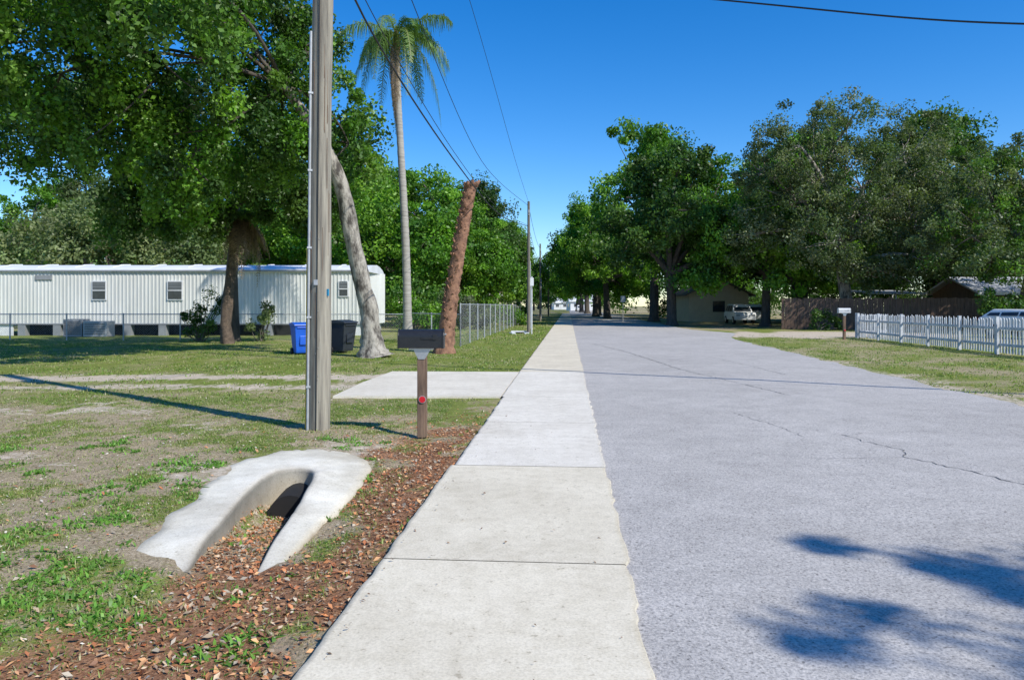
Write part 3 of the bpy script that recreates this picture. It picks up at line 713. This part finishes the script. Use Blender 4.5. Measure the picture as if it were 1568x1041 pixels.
e = empty('street_sign', (10.8, 72, -.05)); bt = B(); bt.tube([(0, 0, 0), (0, 0, 2.6)], .03, M_galv, 8); bt.box((0, -.04, 2.3), (.45, .01, .6), M_white); bt.obj('post_and_panel', e)

def wire(P, rad, sag=0, n=30):
    c = B()
    P = np.array(P, float)
    if len(P) == 2:
        t = np.linspace(0, 1, n)[:, None]; Q = P[0]*(1-t)+P[1]*t; Q[:, 2] -= sag*4*(t*(1-t))[:, 0]
    else: Q = resample(P, n)
    c.tube(Q, rad, M_wire, 6); c.obj('overhead_wire')
wire([(-2.62, 9.68, 6.9), (-2.35, 13, 6.2), (-1.5, 20, 5.45), (-.5, 30, 5.3), (.95, 43, 6.2)], .017)
wire([(-2.62, 9.68, 7.1), (-2.3, 13.2, 6.45), (-1.5, 20, 5.65), (-.5, 30, 5.5), (.95, 43, 6.25)], .008)
wire([(-2.5, 9.6, 9.2), (-2.27, 16.7, 8.5), (-1.2, 31, 7.55), (.95, 43, 7.4)], .01)
wire([(-2.3, 9.6, 10.9), (-1.1, 19.1, 9.5), (.17, 33, 8.0), (.97, 43, 7.6)], .007)
for z in (6.2, 7.4): wire([(.97, 43, z), (2.9, 76, z+.1)], .012, .5); wire([(2.9, 76, z+.1), (5.5, 112, z)], .012, .5)
# street-crossing service cable, plus a thick cable added above view to darken its shadow
CW = np.array([(-5, 20.2, 11), (4.07, 14.8, 7.72), (8.64, 12.48, 6.35), (13.2, 10.1, 5.6), (22, 5.6, 6.4)])
wire(CW, .018, n=60)
wire(CW+np.array([.576, -.468, .669])*1.1, .07, n=60)

# ------------------------------------------------------------------ mailboxes
def mailbox(x, y, body, sc=1, h=1.12, postm=None):
    e = empty('mailbox', (x, y, -.05)); postm = postm or M_post
    bt = B(); bt.box((0, 0, h/2), (.095, .095, h), postm, .05); bt.box((.06, .0, h*.47), (.03, .075, h*.93), postm, .05)
    bt.obj('post', e, .006)
    bt = B()
    L_ = .54*sc; w = .085*sc*1.1; hh = .14*sc
    prof = [(-L_/2, -w, h), (-L_/2, -w, h+hh)]+[(-L_/2, -w*math.cos(a), h+hh+w*math.sin(a)) for a in np.linspace(.2, math.pi-.2, 9)]+[(-L_/2, w, h+hh), (-L_/2, w, h)]
    bt.prism(prof, (L_, 0, 0), body)
    s = 1.05; prof2 = [(L_/2, p[1]*s, h+(p[2]-h)*s-.004) for p in prof]; bt.prism(prof2, (.02, 0, 0), body)
    prof3 = [(-L_/2-.015, p[1]*s, h+(p[2]-h)*s-.004) for p in prof]; bt.prism(prof3, (.015, 0, 0), body)
    bt.box((L_/2+.03, 0, h+hh+.03), (.03, .03, .02), M_silver)
    bt.box((L_*.2, -w-.008, h+hh*.9), (.2, .006, .03), body); bt.box((L_*.33, -w-.012, h+hh*1.0), (.05, .006, .07), body)
    bt.obj('box', e, .004)
    bt = B(); bt.box((.0, 0, h-.012), (.3, .12, .02), M_silver)
    bt.prism([(-.09, -.055, h-.022), (.12, -.055, h-.022), (.05, -.055, h-.14), (-.03, -.055, h-.14)], (0, .004, 0), M_silver)
    bt.tube([(0.02, -.056, .48), (.02, -.068, .48)], .04, M_red, 18); bt.tube([(0.02, -.052, .48), (.02, -.06, .48)], .048, M_silver, 18)
    bt.obj('bracket_and_reflector', e)
mailbox(-1.14, 9.29, M_black)
mailbox(15.8, 35.2, simple('grey_mailbox', (.6, .6, .6), (.5, .5, .5), 5, .5), 1.0, 1.3)

# ------------------------------------------------------------------ wheelie bins
def bin_(name, x, y, m, rz, s=1.0):
    e = empty(name, (x, y, -.04)); e.rotation_euler = (0, 0, rz); e.scale = (s, s, s)
    bt = B()
    vs = []
    for z, w, d, oy in ((.08, .25, .27, .02), (.16, .255, .285, .01), (.9, .31, .36, 0), (.98, .33, .385, 0)):
        vs += [(-w, -d+oy, z), (w, -d+oy, z), (w, d+oy, z), (-w, d+oy, z)]
    fs = [(3, 2, 1, 0)]
    for i in range(3):
        o = i*4; fs += [(o+j, o+(j+1) % 4, o+4+(j+1) % 4, o+4+j) for j in range(4)]
    bt.add(vs, fs, m); bt.box((0, -.37, .92), (.5, .05, .05), m); bt.box((0, -.34, .5), (.3, .03, .3), m)
    bt.obj('body', e, .02)
    bt = B(); bt.prism([(-.345, -.42, .985), (-.345, -.40, 1.03), (-.345, .0, 1.09), (-.345, .37, 1.06), (-.345, .41, .985)], (.69, 0, 0), m)
    bt.tube([(-.28, .44, 1.0), (.28, .44, 1.0)], .022, m, 8); bt.obj('lid', e, .01)
    bt = B()
    for sx in (-.29, .29): bt.tube([(sx-.03, .24, .12), (sx+.03, .24, .12)], .12, M_rubber, 18)
    bt.obj('wheels', e)
bin_('recycling_bin', -6.98, 24.6, M_blue, .5, 1.0)
bin_('trash_bin', -5.85, 25.4, M_greybin, 1.1, 1.06)

# ------------------------------------------------------------------ mobile home
mh = empty('mobile_home', (0, 40, 0)); x0, x1, dp = -33.0, -7.95, 4.3
zb, zt = .58, 3.48
bt = B()
def corr(p, q, nrm):
    p = np.array(p, float); q = np.array(q, float); L_ = np.linalg.norm(q-p); d = (q-p)/L_; n = int(L_/.2)
    S = []
    for i in range(n):
        s = L_*i/n; w = L_/n
        S += [(s, 0), (s+w*.55, 0), (s+w*.65, .028), (s+w*.9, .028)]
    S.append((L_, 0)); vs = []
    for s, o in S:
        a = p+d*s+np.array(nrm)*o; vs += [(a[0], a[1], zb), (a[0], a[1], zt)]
    fs = [(2*i, 2*i+2, 2*i+3, 2*i+1) for i in range(len(S)-1)]
    bt.add(vs, fs, M_siding)
corr((x0, 0), (x1, 0), (0, -1)); corr((x1, 0), (x1+.32, dp), (1, 0)); corr((x1+.32, dp), (x0, dp), (0, 1)); corr((x0, dp), (x0, 0), (-1, 0))
bt.obj('walls', mh)
bt = B()
arc = [(-.12, zt-.06), (-.12, zt+.06), (.3, zt+.2), (1.2, zt+.36), (2.15, zt+.42), (3.1, zt+.36), (4.0, zt+.2), (dp+.12, zt+.06), (dp+.12, zt-.06)]
bt.prism([(x0-.1, a, z) for a, z in arc], (x1-x0+.35, 0, 0), M_roofw)
for i in range(12): bt.tube([(x0+1+i*2.05, .28, zt+.2), (x0+1+i*2.05, 1.2, zt+.38), (x0+1+i*2.05, 2.15, zt+.44)], .03, M_roofw, 6)
bt.obj('roof', mh)
bt = B()
bt.box(((x0+x1)/2, -.04, zb+.03), (x1-x0, .05, .07), M_greywall); bt.box(((x0+x1)/2, -.135, zt-.0), (x1-x0+.3, .02, .06), M_greywall)
def win(xc, zc, w, h):
    bt.box((xc, -.05, zc), (w, .06, h), M_white); bt.box((xc, -.085, zc), (w-.12, .02, h-.12), M_glass)
    bt.box((xc, -.1, zc), (w-.1, .02, .05), M_white)
    for k_ in range(5): bt.box((xc, -.099, zc+h*.1+k_*.08), (w-.14, .006, .03), M_greywall)
win(-22.3, 2.42, .8, 1.05); win(-18.2, 2.42, .85, 1.05); win(-9.1, 2.5, .55, .85)
bt.box((-25.3, -.05, 3.12), (.9, .05, .25), M_greywall); bt.box((-28.2, -.06, 1.65), (.95, .08, 2.1), M_white)
bt.obj('windows_and_door', mh)
bt = B()
bt.box((-30, .05, .27), (6, .05, .62), M_white); bt.box((-9.5, .05, .27), (3.0, .05, .62), M_white); bt.box((x1-.02+.1, dp/2, .27), (.05, dp, .62), M_white)
bt.box((-19, .6, .27), (16, .05, .62), M_dark)  # dark panel paints the shade of the open gap under the home
for i in range(9): bt.box((-26.5+i*1.9, .15, .27), (.4, .4, .6), M_greywall)
bt.obj('skirting_and_gap_shade', mh)
e = empty('air_conditioner', (-22.1, 38.6, -.05)); bt = B(); bt.box((-.6, 0, .5), (.95, .8, .9), M_greywall); bt.box((.55, 0, .45), (1.2, .8, .8), M_galv)
for k_ in range(7): bt.box((-.6, -.41, .2+k_*.1), (.85, .02, .03), M_dark); bt.box((.55, -.41, .18+k_*.09), (1.05, .02, .025), M_dark)
bt.obj('housing', e)

# ------------------------------------------------------------------ chain-link fences
def chainlink(P0, P1, h, sp=.11, wire_w=.006, pole=2.6):
    P0 = np.array(P0, float); P1 = np.array(P1, float); L_ = np.linalg.norm(P1-P0); d = (P1-P0)/L_
    e = empty('chain_link_fence'); bt = B(); n = int(L_/pole)
    for i in range(n+1):
        p = P0+d*L_*i/n; bt.tube([(p[0], p[1], -.1), (p[0], p[1], h+.05)], .03, M_galv, 8)
    bt.tube([(P0[0], P0[1], h), (P1[0], P1[1], h)], .022, M_galv, 6); bt.obj('posts_and_rail', e)
    V = []; F = []
    dz = np.array([d[0], d[1], 0])
    for s0 in np.arange(-h, L_, sp):
        for sg in (1, -1):
            a, b_ = (s0, 0), (s0+h, h)
            if sg < 0: a, b_ = (s0, h), (s0+h, 0)
            sa = max(a[0], 0); sb = min(b_[0], L_)
            if sb <= sa: continue
            za = a[1]+(sa-a[0])*sg; zb_ = a[1]+(sb-a[0])*sg
            o = len(V); pa = np.array([P0[0], P0[1], 0])+dz*sa; pb = np.array([P0[0], P0[1], 0])+dz*sb
            w = dz*wire_w/2
            V += [pa-w+[0, 0, za], pa+w+[0, 0, za], pb+w+[0, 0, zb_], pb-w+[0, 0, zb_]]; F.append((o, o+1, o+2, o+3))
    link(bpy.data.objects.new('mesh', np_mesh('mesh', np.array(V), np.array(F), M_galv)), e)
chainlink((-34, 34.5), (-4.9, 34.5), 1.2)
chainlink((-4.9, 34.5), (-2.04, 29.2), 1.25)
chainlink((-2.04, 29.2), (.3, 60), 1.65, .08, .009)
chainlink((.3, 60), (2.2, 85), 1.5, .12, .008)

# ------------------------------------------------------------------ picket fence
def picket(P0, P1, h, name='picket_fence'):
    P0 = np.array(P0, float); P1 = np.array(P1, float); L_ = np.linalg.norm(P1-P0); d = (P1-P0)/L_; rz = math.atan2(d[1], d[0])
    nrm = np.array([-d[1], d[0]]); e = empty(name); bt = B(); n = int(L_/.17)
    for i in range(n+1):
        if rng.random() < .03: continue
        p = P0+d*L_*i/n; hh = h*(.95+.07*rng.random()); rr = rz+rng.normal(0, .05); lean = rng.normal(0, .02)
        c, s = math.cos(rr), math.sin(rr)
        pr = [(-.042, 0), (.042, 0), (.042, hh-.07), (0, hh), (-.042, hh-.07)]
        bt.prism([(p[0]+(u+lean*z)*c, p[1]+(u+lean*z)*s, z+.02) for u, z in pr], (nrm[0]*.02, nrm[1]*.02, 0), M_picket)
    bt.obj('pickets', e)
    bt = B(); m = (P0+P1)/2
    for z in (.3, .85): bt.box((m[0]+nrm[0]*.05, m[1]+nrm[1]*.05, z), (L_, .04, .09), M_picket, rz)
    for i in range(int(L_/2.4)+1):
        p = P0+d*min(L_, i*2.4)+nrm*.12; bt.box((p[0], p[1], h/2), (.1, .1, h+.1), M_picket, rz)
    bt.obj('rails_and_posts', e)
picket((16.0, 20), (17.35, 37), 1.18)
picket((17.35, 37), (19.4, 38.2), 1.18)

def board(P0, P1, h, m=M_woodfence):
    P0 = np.array(P0, float); P1 = np.array(P1, float); L_ = np.linalg.norm(P1-P0); d = (P1-P0)/L_; rz = math.atan2(d[1], d[0])
    e = empty('wooden_fence'); bt = B(); n = int(L_/.2)
    for i in range(n):
        p = P0+d*L_*(i+.5)/n; hh = h+rng.normal(0, .03); bt.box((p[0]+rng.normal(0, .006), p[1]+rng.normal(0, .006), hh/2), (.19, .025, hh), m, rz+rng.normal(0, .01))
    bt.obj('boards', e)
board((18.4, 50.5), (31.5, 47.5), 2.1); board((31.5, 47.5), (47, 46.5), 1.9)

# ------------------------------------------------------------------ houses
def house(name, x, y, w, d, h, rh, wall, roof, rz=0, oh=.5):
    e = empty(name, (x, y, -.02)); e.rotation_euler = (0, 0, rz)
    bt = B(); bt.box((0, 0, h/2), (w, d, h), wall)
    bt.prism([(-w/2, -d/2, h), (-w/2, d/2, h), (-w/2, 0, h+rh)], (w, 0, 0), wall); bt.obj('walls', e)
    bt = B()
    s = rh/(d/2)
    for sg in (-1, 1):
        bt.prism([(-w/2-oh, sg*(d/2+oh), h-s*oh+.03), (-w/2-oh, 0, h+rh+.03), (-w/2-oh, 0, h+rh+.15), (-w/2-oh, sg*(d/2+oh), h-s*oh+.15)], (w+2*oh, 0, 0), roof)
    bt.box((0, -d/2-oh-.02, h-s*oh+.06), (w+2*oh, .04, .2), M_white); bt.obj('roof', e)
    bt = B()
    for xx in (-w*.32, w*.05, w*.34):
        bt.box((xx, -d/2-.02, h*.55), (1.3, .06, 1.2), M_white); bt.box((xx, -d/2-.06, h*.55), (1.1, .03, 1.0), M_glass); bt.box((xx, -d/2-.08, h*.55), (.05, .02, 1.0), M_white)
    bt.box((-w*.12, -d/2-.03, 1.05), (1.0, .06, 2.1), M_white); bt.box((-w/2-.02, 0, h*.55), (.05, 1.2, 1.1), M_glass); bt.obj('windows_and_door', e)
house('beige_house', 20.6, 77, 6, 6, 2.8, 1.4, M_beige, M_roofb, 1.6)
house('brown_house', -4.8, 66, 7, 6, 2.7, 1.2, M_beige, M_roofb, 0)
house('brown_house', 37, 52, 11, 7, 2.5, 1.0, M_woodfence, M_roofg, -.1)
house('white_house', 24, 250, 10, 8, 3.2, 2, M_white, M_roofw, .1)
house('white_house', 20.5, 300, 8, 6, 3.0, 2, M_white, M_roofw, .1)
e = empty('carport', (27, 54, 0)); bt = B()
for sx in (-1.8, 0, 1.8):
    for sy in (-2, 2): bt.tube([(sx, sy, -.05), (sx, sy, 2.4)], .05, M_white, 8)
bt.prism([(-2, -2.4, 2.4), (-2, 2.4, 2.7), (-2, 2.4, 2.78), (-2, -2.4, 2.48)], (4, 0, 0), M_roofg); bt.obj('roof_and_posts', e)

# ------------------------------------------------------------------ cars
def car(x, y, rz, paint, suv=True):
    e = empty('parked_car', (x, y, 0)); e.rotation_euler = (0, 0, rz); k = 1 if suv else .82
    def pr(pts): return [(a, -.88, z) for a, z in pts]
    body = [(-2.3, .35), (-2.32, .75), (-2.2, 1.0), (-1.2, 1.06), (1.9, 1.08), (2.25, 1.0), (2.32, .7), (2.3, .35)]
    bt = B(); bt.prism(pr(body), (0, 1.76, 0), paint)
    cab = [(-1.25, 1.05), (-.55, 1.7*k), (1.6, 1.74*k), (2.1, 1.06)]
    lo = [(a, -.86, z) if z < 1.2 else (a, -.68, z) for a, z in cab]; hi = [(a, -q, z) for a, q, z in lo]
    bt.add(lo+hi, [(0, 1, 2, 3), (7, 6, 5, 4), (0, 4, 5, 1), (1, 5, 6, 2), (2, 6, 7, 3)], paint); bt.obj('body', e, .06)
    bt = B()
    zt_ = 1.62*k
    for sg in (-1, 1):
        for u0, u1 in ((-.95, .1), (.18, 1.05), (1.13, 1.8)):
            tu = max(u0, -.5 if u0 < 0 else u0)
            bt.add([(u0, sg*.872, 1.1), (u1, sg*.872, 1.1), (min(u1, 1.6), sg*.71, zt_), (tu, sg*.71, zt_)], [(0, 1, 2, 3)], M_glass)
    bt.add([(-1.24, -.74, 1.1), (-1.24, .74, 1.1), (-.62, .62, zt_), (-.62, -.62, zt_)], [(0, 1, 2, 3)], M_glass)
    bt.add([(2.1, -.74, 1.12), (2.1, .74, 1.12), (1.68, .62, zt_), (1.68, -.62, zt_)], [(0, 1, 2, 3)], M_glass); bt.obj('windows', e)
    bt = B()
    for wx in (-1.45, 1.45):
        for sg in (-1, 1):
            bt.tube([(wx, sg*.72, .34), (wx, sg*.92, .34)], .34, M_rubber, 20); bt.tube([(wx, sg*.9, .34), (wx, sg*.93, .34)], .2, M_silver, 14)
    for sg in (-1, 1): bt.box((-2.3, sg*.65, .78), (.06, .3, .16), M_silver); bt.box((2.3, sg*.7, .85), (.06, .18, .25), M_red)
    bt.obj('wheels_and_lights', e)
M_carw = simple('white_car_paint', (.8, .8, .8), (.78, .78, .78), 3, .25)
car(22.6, 69, 1.3, M_carw); car(20.3, 66, 1.5, M_carw); car(25.4, 36, 1.9, M_carw, False); car(17.5, 190, 1.5, M_carw)

# ------------------------------------------------------------------ light, sky, camera
az = (0.775, -0.63); el = math.radians(42)
d = Vector((az[0]*math.cos(el), az[1]*math.cos(el), math.sin(el)))
sl = bpy.data.lights.new('sun', 'SUN'); sl.energy = 5.0; sl.angle = math.radians(.45); sl.color = (1, .965, .88)
so = link(bpy.data.objects.new('sun', sl)); so.rotation_euler = d.to_track_quat('Z', 'Y').to_euler()
w = bpy.data.worlds.new('World'); scene.world = w; w.use_nodes = True; nt = w.node_tree
bg = nt.nodes['Background']; sky = nt.nodes.new('ShaderNodeTexSky'); sky.sky_type = 'NISHITA'; sky.sun_disc = False
sky.sun_elevation = el; sky.sun_rotation = math.atan2(az[0], az[1]); sky.air_density = 1.0; sky.dust_density = .1; sky.ozone_density = 5
hs = nt.nodes.new('ShaderNodeHueSaturation'); hs.inputs['Saturation'].default_value = 1.35; hs.inputs['Value'].default_value = 1.25; hs.inputs['Hue'].default_value = .507
nt.links.new(sky.outputs[0], hs.inputs['Color']); nt.links.new(hs.outputs[0], bg.inputs[0]); bg.inputs[1].default_value = .145
cam = bpy.data.cameras.new('camera'); co = link(bpy.data.objects.new('camera', cam)); cam.lens = 26; cam.sensor_width = 36
co.location = (0, 0, 1.6); co.rotation_euler = (math.radians(90), 0, 0); cam.shift_y = -.0335; cam.clip_end = 3000; cam.clip_start = .05
scene.camera = co
scene.view_settings.view_transform = 'Standard'; scene.view_settings.look = 'None'; scene.view_settings.exposure = 0
